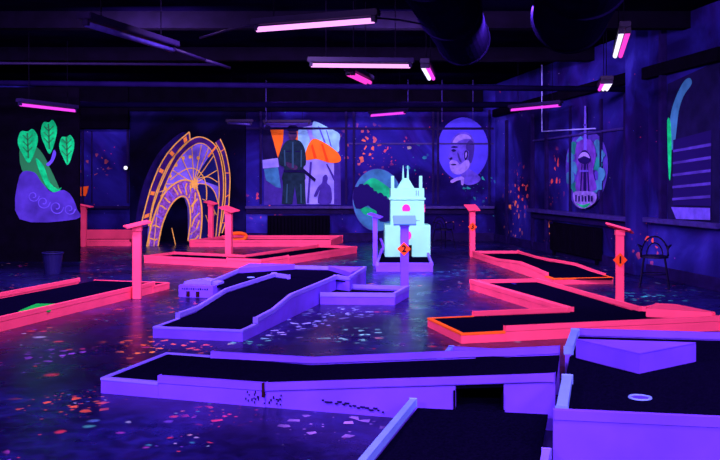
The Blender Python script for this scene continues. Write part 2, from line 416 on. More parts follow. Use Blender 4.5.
c0 = at(449,346,.17); cl = Vector((c0.x-.19,c0.y-.68,.17)); cr = Vector((c0.x+.86,c0.y-.25,.17))
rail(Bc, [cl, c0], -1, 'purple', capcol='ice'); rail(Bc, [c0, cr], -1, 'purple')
felt(Bc, [(cl.x+.05,cl.y+.02,.11), (c0.x+.05,c0.y-.05,.11)], [(1.50,6.66,.11), (cr.x,cr.y-.05,.11)], name='rear_carpet')

# ---- C: raised violet platform on the right with kicker and hole
Cc = course('minigolf_course', 'raised violet platform course at the lower right with a hole and triangular block', (2,5.8,0))
g0 = at(553,410,.37); g1 = at(562.5,375,.37); g2 = at(564.5,347,.37); g3 = at(571.5,328,.37)
gfr = Vector((3.1,g0.y-.183*(3.1-g0.x),.37)); gbr = Vector((3.8,g3.y-.174*(3.8-g3.x),.37))
rail(Cc, [g0, gfr], 1, 'purple'); rail(Cc, [g3, gbr], -1, 'purple'); rail(Cc, [gfr, gbr], 1, 'purple')
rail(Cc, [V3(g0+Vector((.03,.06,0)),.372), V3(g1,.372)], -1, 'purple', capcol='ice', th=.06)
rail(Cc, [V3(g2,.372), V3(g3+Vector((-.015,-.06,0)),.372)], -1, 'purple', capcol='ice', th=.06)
felt(Cc, [(g0.x+.03,g0.y+.03,.305), (g3.x+.01,g3.y-.03,.305)], [(gfr.x-.03,gfr.y+.03,.305), (gbr.x-.03,gbr.y-.03,.305)])
k0, k1, k2 = (1.585,6.40), (1.88,5.86), (2.42,6.26)
obj('triangular_block', slab([k0,k1,k2], .305, .437), 'purple', Cc, bevel=.004)
obj('block_top', slab([k0,k1,k2], .437, .447), 'purple', Cc, bevel=.003)
p = at(640,398,.305); cup(Cc, p.x, p.y, .306, .062)

# ---- D: violet ramp in the middle with a raised turning platform
D = course('minigolf_course', 'violet ramp course in the middle climbing to a raised turning platform', (-1,11,0))
def dr(Y): return (-1.17+.238*(Y-8.7), Y)
def dl(Y): return (-2.13+.238*(Y-8.92), Y)
low_edge(D, [V3(dr(9.13),.117), V3(dr(8.7),.117), V3(dl(8.92),.117), V3(dl(9.46),.117)], -1, 'purple', 'lilac')
rail(D, [V3(dr(9.1),.18), V3(dr(9.62),.198), V3(dr(10.25),.282), V3(dr(12.25),.287)], 1, 'purple', capcol='lilac')
rail(D, [V3(dl(9.46),.176), V3(dl(9.97),.182), V3(dl(10.8),.282), V3(dl(12.62),.285)], -1, 'purple', capcol='lilac')
rail(D, [V3(dl(12.62),.285), (-.99,12.32,.285)], -1, 'purple', capcol='lilac')
pr0, pr1, pr2, pr3 = Vector((dr(12.25)[0],12.25,.287)), Vector((-.14,12.05,.285)), Vector((.093,13.46,.285)), Vector((-1.78,13.92,.285))
rail(D, [pr0, pr1, pr2], 1, 'purple', capcol='lilac'); rail(D, [pr2, pr3], 1, 'purple', capcol='lilac')
rail(D, [pr3, (-1.85,13.2,.285), (-2.11,12.05,.225)], 1, 'purple', capcol='lilac')
felt(D, [(dl(y)[0]+.025,y,z) for y, z in ((8.97,.108),(9.9,.115),(10.75,.222),(12.6,.222))], [(dr(y)[0]-.03,y,z) for y, z in ((8.75,.108),(9.6,.115),(10.2,.222),(12.3,.222))])
felt(D, [(-1.83,13.15,.2225), (-1.77,13.87,.2225)], [(-.16,12.1,.2225), (.06,13.42,.2225)], name='platform_carpet')
felt(D, [(-2.09,12.1,.155), (-1.83,13.2,.222)], [(-1.40,12.0,.155), (-1.12,13.1,.222)], name='return_carpet')
obj('corner_block', slab([(-1.83,13.1),(-1.76,13.88),(-1.02,13.70)], .222, .305), 'purple', D, bevel=.006)
obj('corner_block', slab([(-.50,13.58),(.06,13.43),(-.13,12.55)], .222, .292), 'purple', D, bevel=.006)
cup(D, -1.6, 12.75, .20, .05)

Hs = thing('model_house', 'small violet gabled house model with two dark doorways at the end of the return lane', 'model house', (-2.27,12.2,0))
obj('walls', slab([(-2.52,12.08),(-2.02,11.96),(-1.93,12.3),(-2.43,12.42)], 0, .168), 'purple', Hs, bevel=.004)
ga = [Vector((-2.47,12.20,.168)), Vector((-1.97,12.08,.168)), Vector((-1.97,12.08,.20)), Vector((-2.20,12.135,.245)), Vector((-2.47,12.20,.205))]
obj('gable', prism(bmesh.new(), ga, (.05,.21,0)), 'lilac', Hs, bevel=.003)
for s, w in ((.28,.05),(.56,.05)):
    p = Vector((-2.52,12.08)).lerp(Vector((-2.02,11.96)), s)
    obj('doorway', B((p.x,p.y-.001,.05), (w,.012,.075), -.235), 'black_ink', Hs)
bm = bmesh.new()
for k in range(12):
    p = Vector((-2.52,12.08)).lerp(Vector((-2.02,11.96)), .12+.065*k); box(bm, (p.x,p.y-.001,.122), (.016,.01,.012+.006*(k%3)), -.235)
obj('painted_frieze', bm, 'trim', Hs)

# ---- E: small end box
E = course('minigolf_course', 'small violet end box with dark carpet at the foot of the middle ramp', (0,11.6,0))
e0 = up(320,304.5,290.3); e1 = up(395,305.3,293); e2 = at(409,286,.156); e3 = at(333,283.6,.156)
e0.z = e1.z = .156
rail(E, [e0, e1], 1, 'purple', capcol='lilac'); rail(E, [e1, e2], 1, 'purple', capcol='lilac'); rail(E, [e2, e3], 1, 'purple', capcol='lilac')
felt(E, [(e0.x,e0.y+.04,.085), (e3.x,e3.y-.04,.085)], [(e1.x-.03,e1.y+.04,.085), (e2.x-.05,e2.y-.04,.085)])
p = at(378,289.5,.085); cup(E, p.x, p.y, .086, .06)
p = at(334,284.5,.12); obj('bumper_block', B((p.x,p.y-.06,.125), (.16,.10,.08), -.1), 'lilac', E, bevel=.01)

# ---- G: L-shaped pink course
G = course('minigolf_course', 'L-shaped neon pink course with an orange edged low end on the right', (2,10.5,0))
P1, P2 = Vector((.74,9.60)), Vector((.997,8.59)); gn = Vector((1.455,8.715)); Q = Vector((3.9,9.37))
gf = Vector((1.255,9.74)); Tt = Vector((2.38,10.06)); U = Vector((1.63,12.92)); W = Vector((2.69,13.12)); X1 = Vector((3.28,10.12)); X2 = Vector((3.56,10.36))
low_edge(G, [V3(gn,.104), V3(P2,.104), V3(P1,.104), V3(gf,.104)], -1, 'pink', 'orange')
rail(G, [V3(gn,.155), V3(Q,.155)], 1, 'pink'); rail(G, [V3(gf,.155), V3(Tt,.155)], -1, 'pink')
rail(G, [V3(Tt,.148), V3(U,.148)], -1, 'pink', th=.10); rail(G, [V3(U,.148), V3(W,.148)], -1, 'pink')
rail(G, [V3(W,.148), V3(X1,.150)], -1, 'pink'); rail(G, [V3(X1,.150), V3(X2,.155), V3(Q,.155)], -1, 'pink')
felt(G, [(gn.x-.42,gn.y-.06,.097), (P1.x+.035,P1.y-.02,.097)], [(gn.x+.01,gn.y+.05,.097), (gf.x+.02,gf.y-.03,.097)], name='low_carpet')
felt(G, [(gn.x,gn.y+.04,.0975), (gf.x,gf.y-.03,.0975)], [(3.85,9.40,.0975), (3.55,10.30,.0975)])
felt(G, [(Tt.x+.15,Tt.y-.35,.0965), (U.x+.05,U.y-.03,.0965)], [(X1.x-.02,X1.y-.35,.0965), (W.x-.03,W.y-.03,.0965)], name='upper_carpet')
obj('corner_block', slab([(3.18,9.68),(3.44,10.14),(3.66,10.05),(3.86,9.44),(3.80,9.40)], .0975, .190), 'pink', G, bevel=.006)
p = at(514,284.5,.09); cup(G, p.x, p.y, .098, .06, 'carpet')

# ---- H: pink course with a hump by the right wall
H = course('minigolf_course', 'neon pink course with a humped rail near the side wall behind the L-shaped one', (3,16,0))
NL, NR, FL, FR = Vector((3.0,13.5)), Vector((3.99,13.68)), Vector((2.38,18.45)), Vector((3.40,18.60))
def hl(Y): return (NL.x+(FL.x-NL.x)*(Y-NL.y)/(FL.y-NL.y), Y)
def hr(Y): return (NR.x+(FR.x-NR.x)*(Y-NR.y)/(FR.y-NR.y), Y)
low_edge(H, [V3(hl(13.88),.104), V3(NL,.104), V3(NR,.104), V3(hr(14.0),.104)], 1, 'pink', 'orange')
hum = [(13.85,.160),(14.5,.19),(15.2,.212),(15.9,.18),(16.6,.140),(17.6,.132)]
rail(H, [V3(hl(y),z) for y, z in hum]+[V3(FL,.140)], -1, 'pink')
rail(H, [V3(FL,.140), V3(FR,.135)], -1, 'pink')
rail(H, [V3(FR,.135)]+[V3(hr(y),z) for y, z in ((17.4,.12),(16.6,.14),(15.9,.165),(15.2,.18),(14.5,.15),(14.0,.13))], -1, 'pink')
ys = [(13.55,.095),(14.5,.11),(15.2,.135),(15.9,.11),(16.6,.08),(18.4,.08)]
felt(H, [V3((hl(y)[0]+.05,y),z) for y, z in ys], [V3((hr(y)[0]-.05,y+.05),z) for y, z in ys])

# ---- I: pink L on the left with its corner towards the camera
I = course('minigolf_course', 'L-shaped neon pink course in front of the golden clock with its corner forward', (-2,17.3,0))
O, IL, IF, IN, IR, IE = Vector((-1.82,15.98)), Vector((-4.27,17.2)), Vector((-3.87,18.12)), Vector((-2.30,17.35)), Vector((-.07,19.60)), Vector((-.97,20.06))
m1 = IL.lerp(O,.72); m2 = O.lerp(IR,.25)
rail(I, [V3(IL,.150), V3(m1,.150)], 1, 'pink'); rail(I, [V3(m1,.178), V3(O,.178), V3(m2,.178)], 1, 'pink'); rail(I, [V3(m2,.152), V3(IR,.152)], 1, 'pink')
rail(I, [V3(IL,.150), V3(IF,.150)], -1, 'pink'); rail(I, [V3(IF,.150), V3(IN,.150), V3(IE,.165)], -1, 'pink')
rail(I, [V3(IR,.152), V3(IE,.165)], 1, 'pink')
felt(I, [(IL.x+.05,IL.y+.04,.095), V3(O+Vector((.01,.07)),.095), (IR.x-.05,IR.y-.03,.095)], [(IF.x+.04,IF.y-.06,.095), V3(IN+Vector((0,-.06)),.095), (IE.x+.04,IE.y-.05,.095)])

# ---- J: pink course by the back wall
J = course('minigolf_course', 'straight neon pink course along the back wall carrying the orange hoop', (-2.3,22.2,0))
j0, j1, j2, j3 = Vector((-4.2,21.4)), Vector((-.72,21.62)), Vector((-.45,22.85)), Vector((-3.62,22.85))
rail(J, [V3(j0,.165), V3(j0.lerp(j1,.35),.165)], 1, 'pink'); rail(J, [V3(j0.lerp(j1,.35),.165), V3(j0.lerp(j1,.36),.165), V3(j0.lerp(j1,.8),.165)], 1, 'pink')
rail(J, [V3(j0.lerp(j1,.8),.16), V3(j1,.16)], 1, 'pink')
rail(J, [V3(j0,.172), V3(j3,.185)], -1, 'pink'); rail(J, [V3(j3,.2), V3(j2,.2)], -1, 'pink'); rail(J, [V3(j1,.16), V3(j2,.2)], 1, 'pink')
felt(J, [(j0.x+.05,j0.y+.05,.1), (j3.x+.04,j3.y-.05,.1)], [(j1.x-.05,j1.y+.05,.1), (j2.x-.05,j2.y-.05,.1)])
def torus(R, r, mt, a=36, b=10):
    bm = bmesh.new(); vs = [[bm.verts.new(mt @ Vector(((R+r*math.cos(2*math.pi*j/b))*math.cos(2*math.pi*i/a), (R+r*math.cos(2*math.pi*j/b))*math.sin(2*math.pi*i/a), r*math.sin(2*math.pi*j/b)))) for j in range(b)] for i in range(a)]
    for i in range(a):
        for j in range(b): bm.faces.new((vs[i][j], vs[(i+1)%a][j], vs[(i+1)%a][(j+1)%b], vs[i][(j+1)%b]))
    return bm
ho = thing('hoop_obstacle', 'orange hoop lying on the pink course in front of the dark back wall', 'minigolf obstacle', (-3.13,22.1,.1))
obj('hoop', torus(.24,.045,Matrix.Translation((-3.13,22.1,.205)) @ Matrix.Rotation(.35,4,'X')), 'orange', ho, smooth=True)
obj('ramp_block', slab([(-3.36,21.85),(-2.9,21.85),(-2.9,22.3),(-3.36,22.3)], .1, .165), 'orange', ho, bevel=.01)

# ---- K: pink course in the far left room
K = course('minigolf_course', 'neon pink course far back in the doorway on the left beside the black partition', (-6.5,22.3,0))
rail(K, [(-8.6,21.75,.16), (-5.72,21.75,.16)], 1, 'pink'); rail(K, [(-5.72,21.75,.16), (-5.72,23.0,.16)], 1, 'pink')
obj('back_board', B((-7.1,23.0,.17), (2.9,.08,.34)), 'pink', K, bevel=.01)
felt(K, [(-8.6,21.8,.1), (-8.6,22.95,.1)], [(-5.78,21.8,.1), (-5.78,22.95,.1)])

# ---- L: pink course on the left edge
Lc = course('minigolf_course', 'neon pink course at the left edge with a green kicker patch on its carpet', (-4,11,0))
def ln(Y): return (-2.84+.268*(Y-13.0), Y)
lf0 = Vector((-4.24,13.05)); lf1 = Vector((-5.46,8.5)); le = Vector((-4.06,13.36)); l0 = Vector(ln(13.0))
low_edge(Lc, [V3(ln(12.5),.10), V3(l0,.10), V3(le,.10)], 1, 'pink')
rail(Lc, [V3(ln(8.2),.16), V3(ln(12.55),.16)], 1, 'pink'); rail(Lc, [V3(lf1,.16), V3(lf0,.16)], -1, 'pink'); rail(Lc, [V3(ln(8.2),.16), V3(lf1,.16)], -1, 'pink')
felt(Lc, [(lf1.x+.04,lf1.y+.03,.094), (le.x+.02,le.y-.04,.094)], [(ln(8.2)[0]-.05,8.25,.094), (l0.x-.05,12.97,.094)])
g_ = [at(18,312,.1), at(50,311.5,.1), at(57,304.5,.1), at(36,304.5,.1)]
obj('green_patch', slab(g_, .094, .112), 'green', Lc, bevel=.003)

# ---- castle tray
Fc = course('minigolf_course', 'violet tray course with the pale castle standing on it', (.8,17,0))
tr = [Vector((.285,15.5)), Vector((1.30,15.5)), Vector((1.42,18.3)), Vector((.43,18.3))]
rail(Fc, [V3(tr[0],.16), V3(tr[1],.16)], 1, 'purple'); rail(Fc, [V3(tr[1],.16), V3(tr[2],.2)], 1, 'purple', capcol='lilac'); rail(Fc, [V3(tr[0],.16), V3(tr[3],.2)], -1, 'purple', capcol='lilac'); rail(Fc, [V3(tr[3],.2), V3(tr[2],.2)], -1, 'purple')
felt(Fc, [(.33,15.54,.1), (.46,18.26,.1)], [(1.26,15.54,.1), (1.38,18.26,.1)])
for za, zb in ((.17,.33),(.33,.50)):
    pa, pb = Vector((.415-.02,17.0,za)), Vector((.46,17.0,zb))
    if za > .3: pa, pb = Vector((.46,17.0,za)), Vector((.40,17.0,zb))
    obj('side_brace', T(pa, pb, .022, 8), 'purple', Fc)

K2 = thing('castle', 'pale glowing castle gate with two spires and corner pinnacles on the violet tray', 'minigolf castle', (.9,17.5,.1))
YF = 17.4
def cxz(px, y=YF): return (px-CX)*y/F
def czz(py, y=YF): return HC-(py-CY)*y/F
def cblock(name, x0, x1, y0, y1, f, dp, m='castle', bevel=.006):
    X0, X1 = cxz(x0,f), cxz(x1,f); return obj(name, B(((X0+X1)/2, f+dp/2, (czz(y0,f)+czz(y1,f))/2), (X1-X0, dp, czz(y0,f)-czz(y1,f))), m, K2, bevel=bevel)
zb = .1
X0, X1, xm0, xm1 = cxz(384.8), cxz(430.5), cxz(406.0), cxz(412.0)
zt = czz(225)
# lower block: two flanks and a lintel round the gateway
bm = bmesh.new(); box(bm, ((X0+xm0)/2,YF+.35,(zb+zt)/2), (xm0-X0,.7,zt-zb)); obj('gate_wing', bm, 'castle', K2, bevel=.006)
bm = bmesh.new(); box(bm, ((X1+xm1)/2,YF+.35,(zb+zt)/2), (X1-xm1,.7,zt-zb)); obj('gate_wing', bm, 'castle', K2, bevel=.006)
obj('gate_lintel', B(((xm0+xm1)/2,YF+.35,(.34+zt)/2), (xm1-xm0,.7,zt-.34)), 'castle', K2)
obj('gateway', B(((xm0+xm1)/2,YF+.45,.22), (xm1-xm0,.5,.24)), 'black_ink', K2)
cblock('tower', 390.7, 424.3, 188.3, 225, YF+.06, .58)
cblock('ledge', 389.2, 425.6, 197.8, 199.8, YF+.02, .66, bevel=.004)
for px in (391.0, 419.2):
    cblock('pinnacle', px, px+3.2, 175.8, 190, YF+.055, .064, bevel=.004)
for px in (391.0, 419.2):
    cblock('pinnacle', px+.3, px+3.2, 177.5, 190, YF+.575, .064, bevel=.004)
zr0, zr1 = czz(188.5), czz(178)
bm = bmesh.new()
a = [(cxz(397.5),YF+.12,zr0),(cxz(415),YF+.12,zr0),(cxz(415),YF+.58,zr0),(cxz(397.5),YF+.58,zr0)]
b = [(cxz(403.8),YF+.28,zr1),(cxz(409.2),YF+.28,zr1),(cxz(409.2),YF+.42,zr1),(cxz(403.8),YF+.42,zr1)]
va = [bm.verts.new(p) for p in a]; vb = [bm.verts.new(p) for p in b]; bm.faces.new(va); bm.faces.new(vb)
for i in range(4): bm.faces.new((va[i],va[(i+1)%4],vb[(i+1)%4],vb[i]))
obj('hipped_roof', bm, 'castle', K2, bevel=.004)
for px in (404.0, 408.8):
    obj('spire', T((cxz(px),YF+.35,czz(179)), (cxz(px),YF+.35,czz(165)), .026, 10, .006), 'castle', K2)
wp = Plane((0,YF+.06),(1,0))
obj('round_window', wp.sheet([q for q in ell(406.2,208.6,4.0,4.3,30) if q[1] < 211.6], .0, .012), 'hot_pink', K2)
obj('side_window', B((cxz(424.3)+.012,YF+.25,czz(208.5)), (.03,.2,.16)), 'hot_pink', K2)
obj('gate_emblem', Plane((0,YF),(1,0)).sheet(ell(408.6,235.5,2.6,4.2,20), .0, .012), 'hot_pink', K2)
for px in (416.2, 418.4): obj('arrow_slit', wp.sheet([(px-.4,190.5),(px+.4,190.5),(px+.4,196),(px-.4,196)], .0, .008), 'castle_shade', K2)
obj('painted_sill_line', wp.sheet([(394,220.5),(402,219),(411,219),(420,220.5),(420,221.2),(394,221.2)], .0, .008), 'castle_shade', K2)

# ================================================================== SCORE POSTS
FONT = bpy.data.curves.new('digit_font_source', 'FONT').font
def digit_bm(txt, size):
    cu = bpy.data.curves.new('digit', 'FONT'); cu.body = txt; cu.size = size; cu.extrude = .004; cu.align_x = 'CENTER'; cu.align_y = 'CENTER'; cu.offset = .004
    o = bpy.data.objects.new('digit', cu); C.objects.link(o); dg = bpy.context.evaluated_depsgraph_get()
    me = bpy.data.meshes.new_from_object(o.evaluated_get(dg)); bm = bmesh.new(); bm.from_mesh(me)
    bpy.data.objects.remove(o); bpy.data.curves.remove(cu); bpy.data.meshes.remove(me); return bm
def post(x, y, ztop, w, col, label, rz=.2, tilt=.42, roll=0.0, shelf=(.36,.30), shelfcol=None, sign=None, name='score_post'):
    t = thing(name, label, 'score post', (x,y,0), 'score posts beside the courses')
    obj('post', B((x,y,(ztop-.03)/2), (w,w,ztop-.03), rz*.3), col, t, bevel=.006)
    obj('shelf', B((x,y,ztop), (shelf[0],shelf[1],.024), rz, roll, tilt), shelfcol or col, t, bevel=.005)
    obj('bracket', B((x,y,ztop-.055), (w*1.15,w*1.3,.07), rz*.3), col, t, bevel=.004)
    if sign:
        zs, s, dx, txt = sign; yf = y-w/2-.016
        sg = prism(bmesh.new(), [(x+dx+s,yf,zs),(x+dx,yf,zs+s*1.0),(x+dx-s,yf,zs),(x+dx,yf,zs-s)], (0,.012,0))
        so = obj('number_sign', sg, 'orange_sign', t)
        so['label'] = 'orange diamond number sign'
        if txt:
            bm = digit_bm(txt, s*1.35); bmesh.ops.transform(bm, matrix=Matrix.Translation((x+dx,yf-.003,zs)) @ Matrix.Rotation(math.pi/2,4,'X'), verts=bm.verts)
            obj('numeral', bm, 'black_ink', so)
    return t
p = at(404.6,287,.0); 
post(.625,12.22, 1.06, .115, 'purple', 'violet score post with orange sign 2 and pale blue shelf before the castle', 0, 0, .45, (.32,.26), 'shelf_pale', (.665,.095,-.01,'2'))
post(3.212,10.76, 1.03, .095, 'pink', 'pink score post with orange sign 1 beside the L-shaped course on the right', -.5, .26, -.20, (.31,.28), None, (.64,.088,-.012,'1'))
post(2.40,18.62, 1.05, .115, 'pink', 'pink score post with a small orange sign at the far corner of the humped course', .25, 0, .40, (.27,.30), None, (.645,.095,0,'3'))
post(-3.055,11.925, 1.02, .115, 'pink', 'tall pink score post at the near rail of the course on the left edge', .45, -.22, .05, (.34,.27))
post(-2.67,17.72, 1.05, .13, 'pink', 'pink score post behind the forward L-shaped course, right of the golden clock', -.5, .28, .12, (.36,.28))
post(-3.875,22.61, 1.06, .12, 'pink', 'pink score post standing close before the right half of the golden clock', -.5, .25, .12, (.30,.24))
post(-6.84,21.55, 1.02, .12, 'pink', 'pink score post far back in the doorway beside the black partition', .0, .2, .0, (.42,.3))
post(.29,16.6, .96, .085, 'purple', 'thin violet score post beside the left side of the pale castle', -.3, .3, .1, (.27,.22))

# ================================================================== GOLDEN ASTRONOMICAL CLOCK ARCH
cp = Plane((-5.39,21.6), (1.9,1.6))
ck = thing('clock_arch', 'big golden clock arch with rays and a dark arched opening at the back left', 'clock decoration', (-4.4,22.4,0))
def csheet(name, pts, lay, th, m, **k): return obj(name, cp.sheet(pts, lay, th), m, ck, **k)
mo = smoothpts([(148,249),(150.5,217),(155,199),(164,176),(177,152),(190,140),(200,137),(211,142),(218,152),(222,170),(223,190),(221,214),(218,238)])
mi = smoothpts([(153,249),(156,218),(160,199),(168,177.5),(179,158),(192,146),(202,143.5),(211,151),(216.5,167),(218.5,187),(217.5,211),(215,238)])
lo_ = smoothpts([(140,228),(144.7,208),(152,183),(162,161),(174,145),(188.7,132)])
li_ = smoothpts([(148,226),(152,205),(158,186),(168,164.5),(178,151.5),(189.5,140)])
ro_ = smoothpts([(219.5,139),(225,152),(229,173),(229,190),(227,214),(221.5,233)])
ri_ = smoothpts([(215,142.5),(221,155),(224.5,173),(224.8,193),(223,214),(219,233)])
bo_ = smoothpts([(146,247),(152,220),(162,196),(174,183.5),(186,180),(194.5,186),(200,202),(201,220),(199,241)])
bi_ = smoothpts([(157,247),(162,223),(171,204),(180,196.5),(186,198.5),(189,208),(189.5,223),(187,241)])
# indigo sheet standing in for the purple haze left of the ring
csheet('haze_sheet', smoothpts([(137,246),(139,215),(147,182),(160,155),(176,138),(187,132),(191,140),(178,152),(164,176),(155,199),(150,217),(148,246)], 4, True), -.16, .04, 'clock_haze')
csheet('clock_disc', mo[:]+[(189.5,241),(189.5,223),(189,208),(186,198.5),(180,196.5),(171,204),(162,223),(157,248)], -.08, .08, 'clock_face')
csheet('outer_ring', lo_+li_[::-1], -.02, .04, 'clock_dark'); csheet('outer_ring', ro_+ri_[::-1], -.02, .04, 'clock_dark')
csheet('inner_ring', mo+mi[::-1], .0, .02, 'clock_dark')
csheet('numeral_band', bo_+bi_[::-1], .0, .03, 'band')
csheet('dark_quarter', smoothpts([(197,187),(206,184),(213,190),(218,205),(217,236),(201,238),(201,215)],4,True), .002, .008, 'clock_deep')
csheet('dark_quarter', [(196,176),(212,152),(217,170),(218,186),(206,182)], .002, .006, 'clock_deep')
def gold(pts, w, lay=.02, m='gold', name='gold_line'): obj(name, cp.ribbon(pts, w*.66, lay, .015), m, ck)
for pts, w in ((lo_,.045),(li_,.045),(ro_,.04),(ri_,.035),(mo,.04),(mi,.03),(bo_,.06),(bi_,.05)): gold(pts, w, .032 if pts in (bo_,bi_) else .022)
gold([(188.7,132),(189.5,140)], .05)
hub = (193.5,184)
for q in ((160,196),(165,184),(172,170),(181,157),(191.5,147),(201,145),(208,148),(213,156),(217,170)): gold([hub,q], .028, .012, name='ray')
gold(smoothpts([(170,180),(179,173),(188,168.5),(196,169.5),(203,177),(206,188),(206,200)]), .035, .014, name='gold_arc')
gold(smoothpts([(199,183.5),(207,185),(214,192),(218.5,206)]), .03, .014, name='gold_arc')
gold(smoothpts([(199,178),(208,177),(217,182)]), .03, .014, name='gold_arc')
gold(smoothpts([(202,199),(210,204),(216,215)]), .025, .014, name='gold_arc')
gold(smoothpts([(159,192),(166,190),(173,192)]), .025, .014, name='gold_arc')
gold([(213,238),(205,215)], .025, .03); gold([(171,228),(175,246)], .03, .03); gold([(214,212),(207,236)], .025, .03)
st = []
for k in range(16):
    r = 5.4 if k % 2 == 0 else 3.2; st.append((hub[0]+.9*r*math.cos(k*math.pi/8), hub[1]+1.15*r*math.sin(k*math.pi/8)))
csheet('sun_star', st, .03, .03, 'gold')
gold([(207,157),(215.5,146)], .07, .045, 'gold_orange', 'clock_hand')
for k in range(3, len(lo_)-2, 5):                          # orange numerals on the outer ring
    a, b = Vector(lo_[k]), Vector(li_[k]); c = (a+b)/2; d = (Vector(lo_[k+1])-Vector(lo_[k-1])).normalized(); e = (b-a).normalized()
    w_, h_ = 1.9, (b-a).length*.30
    csheet('numeral', [tuple(c-d*w_-e*h_), tuple(c+d*w_-e*h_), tuple(c+d*w_+e*h_), tuple(c-d*w_+e*h_)], .022, .014, 'gold_orange')
for k in range(4, len(ro_)-3, 6):
    gold([ro_[k], ri_[k]], .03, .022, 'gold_orange', 'numeral')
for k in range(2, len(bo_)-1, 2):                          # scrolls of the inner band
    a, b = Vector(bo_[k]), Vector(bi_[min(k,len(bi_)-1)])
    m_ = a.lerp(b,.5); s_ = 1.6 if (k//2) % 2 else -1.6
    gold([tuple(a.lerp(b,.18)), (m_.x+s_*.8,m_.y+s_), tuple(a.lerp(b,.82))], .05, .032, 'clock_face' if (k//2)%3 == 0 else 'gold', 'band_scroll')
for q in ((170,176),(176,165),(183,158),(190,157),(165,188),(198,158)):
    csheet('planet_dot', ell(q[0],q[1],1.5,1.9,12), .002, .012, 'gold')

# ================================================================== WALL MURALS
def mural(name, label, cat, P, shapes, loc):
    t = thing(name, label, cat, loc)
    for i, (nm, m, pts) in enumerate(shapes): obj(nm, P.sheet(pts, .002+.003*i, .004), m, t)
    return t
M['m_dkgreen'] = mat('mural_uniform_green', (.010,.035,.055), .7, .03, .45, 7)
M['m_white'] = mat('mural_pale_lilac', (.30,.36,1.0), .7, .03, .35, 3)
M['m_white2'] = mat('mural_pale_cyan', (.27,.80,1.0), .7, .03, .35, 4)
M['m_orange'] = mat('mural_orange', (1.0,.22,.015), .7, .03, .25, 3)
M['m_gold_dark'] = mat('mural_rust', (.80,.07,.01), .7, .03)
M['m_teal_dk'] = mat('mural_uniform_light', (.025,.10,.15), .7, .03)
M['m_navy'] = mat('mural_navy', (.008,.006,.06), .7, .03, .4, 4)
M['m_shadow'] = mat('mural_dull_blue', (.05,.035,.30), .7, .03, .3, 5)
M['m_skin'] = mat('mural_grey_skin', (.055,.03,.10), .7, .03, .4, 8)
M['m_teal'] = mat('mural_teal', (.05,.30,.48), .7, .03, .5, 3)
M['m_green'] = mat('mural_green', (.01,.80,.22), .7, .03, .5, 3)
M['m_blue'] = mat('mural_bright_blue', (.085,.075,.90), .7, .03, .25, 2)
M['m_green_dk'] = mat('mural_deep_green', (.015,.36,.26), .7, .03, .5, 5)
M['m_mauve_lt'] = mat('mural_pale_mauve', (.24,.20,.72), .7, .03, .4, 8)
M['m_mauve'] = mat('mural_mauve', (.13,.055,.50), .7, .03, .5, 5)
M['m_head'] = mat('mural_head_violet', (.13,.10,.74), .7, .03, .35, 6)
M['m_head_lt'] = mat('mural_light_violet', (.34,.30,.92), .7, .03, .3, 9)
M['m_line'] = mat('mural_dark_line', (.010,.005,.09), .7, .03)
M['m_violet'] = mat('mural_violet', (.075,.05,.46), .7, .03, .5, 2.5)
M['m_leaf'] = mat('mural_leaf_green', (.005,1.0,.20), .7, .03, .45, 7)
M['m_leaf_dk'] = mat('mural_leaf_vein', (.002,.25,.05), .7)
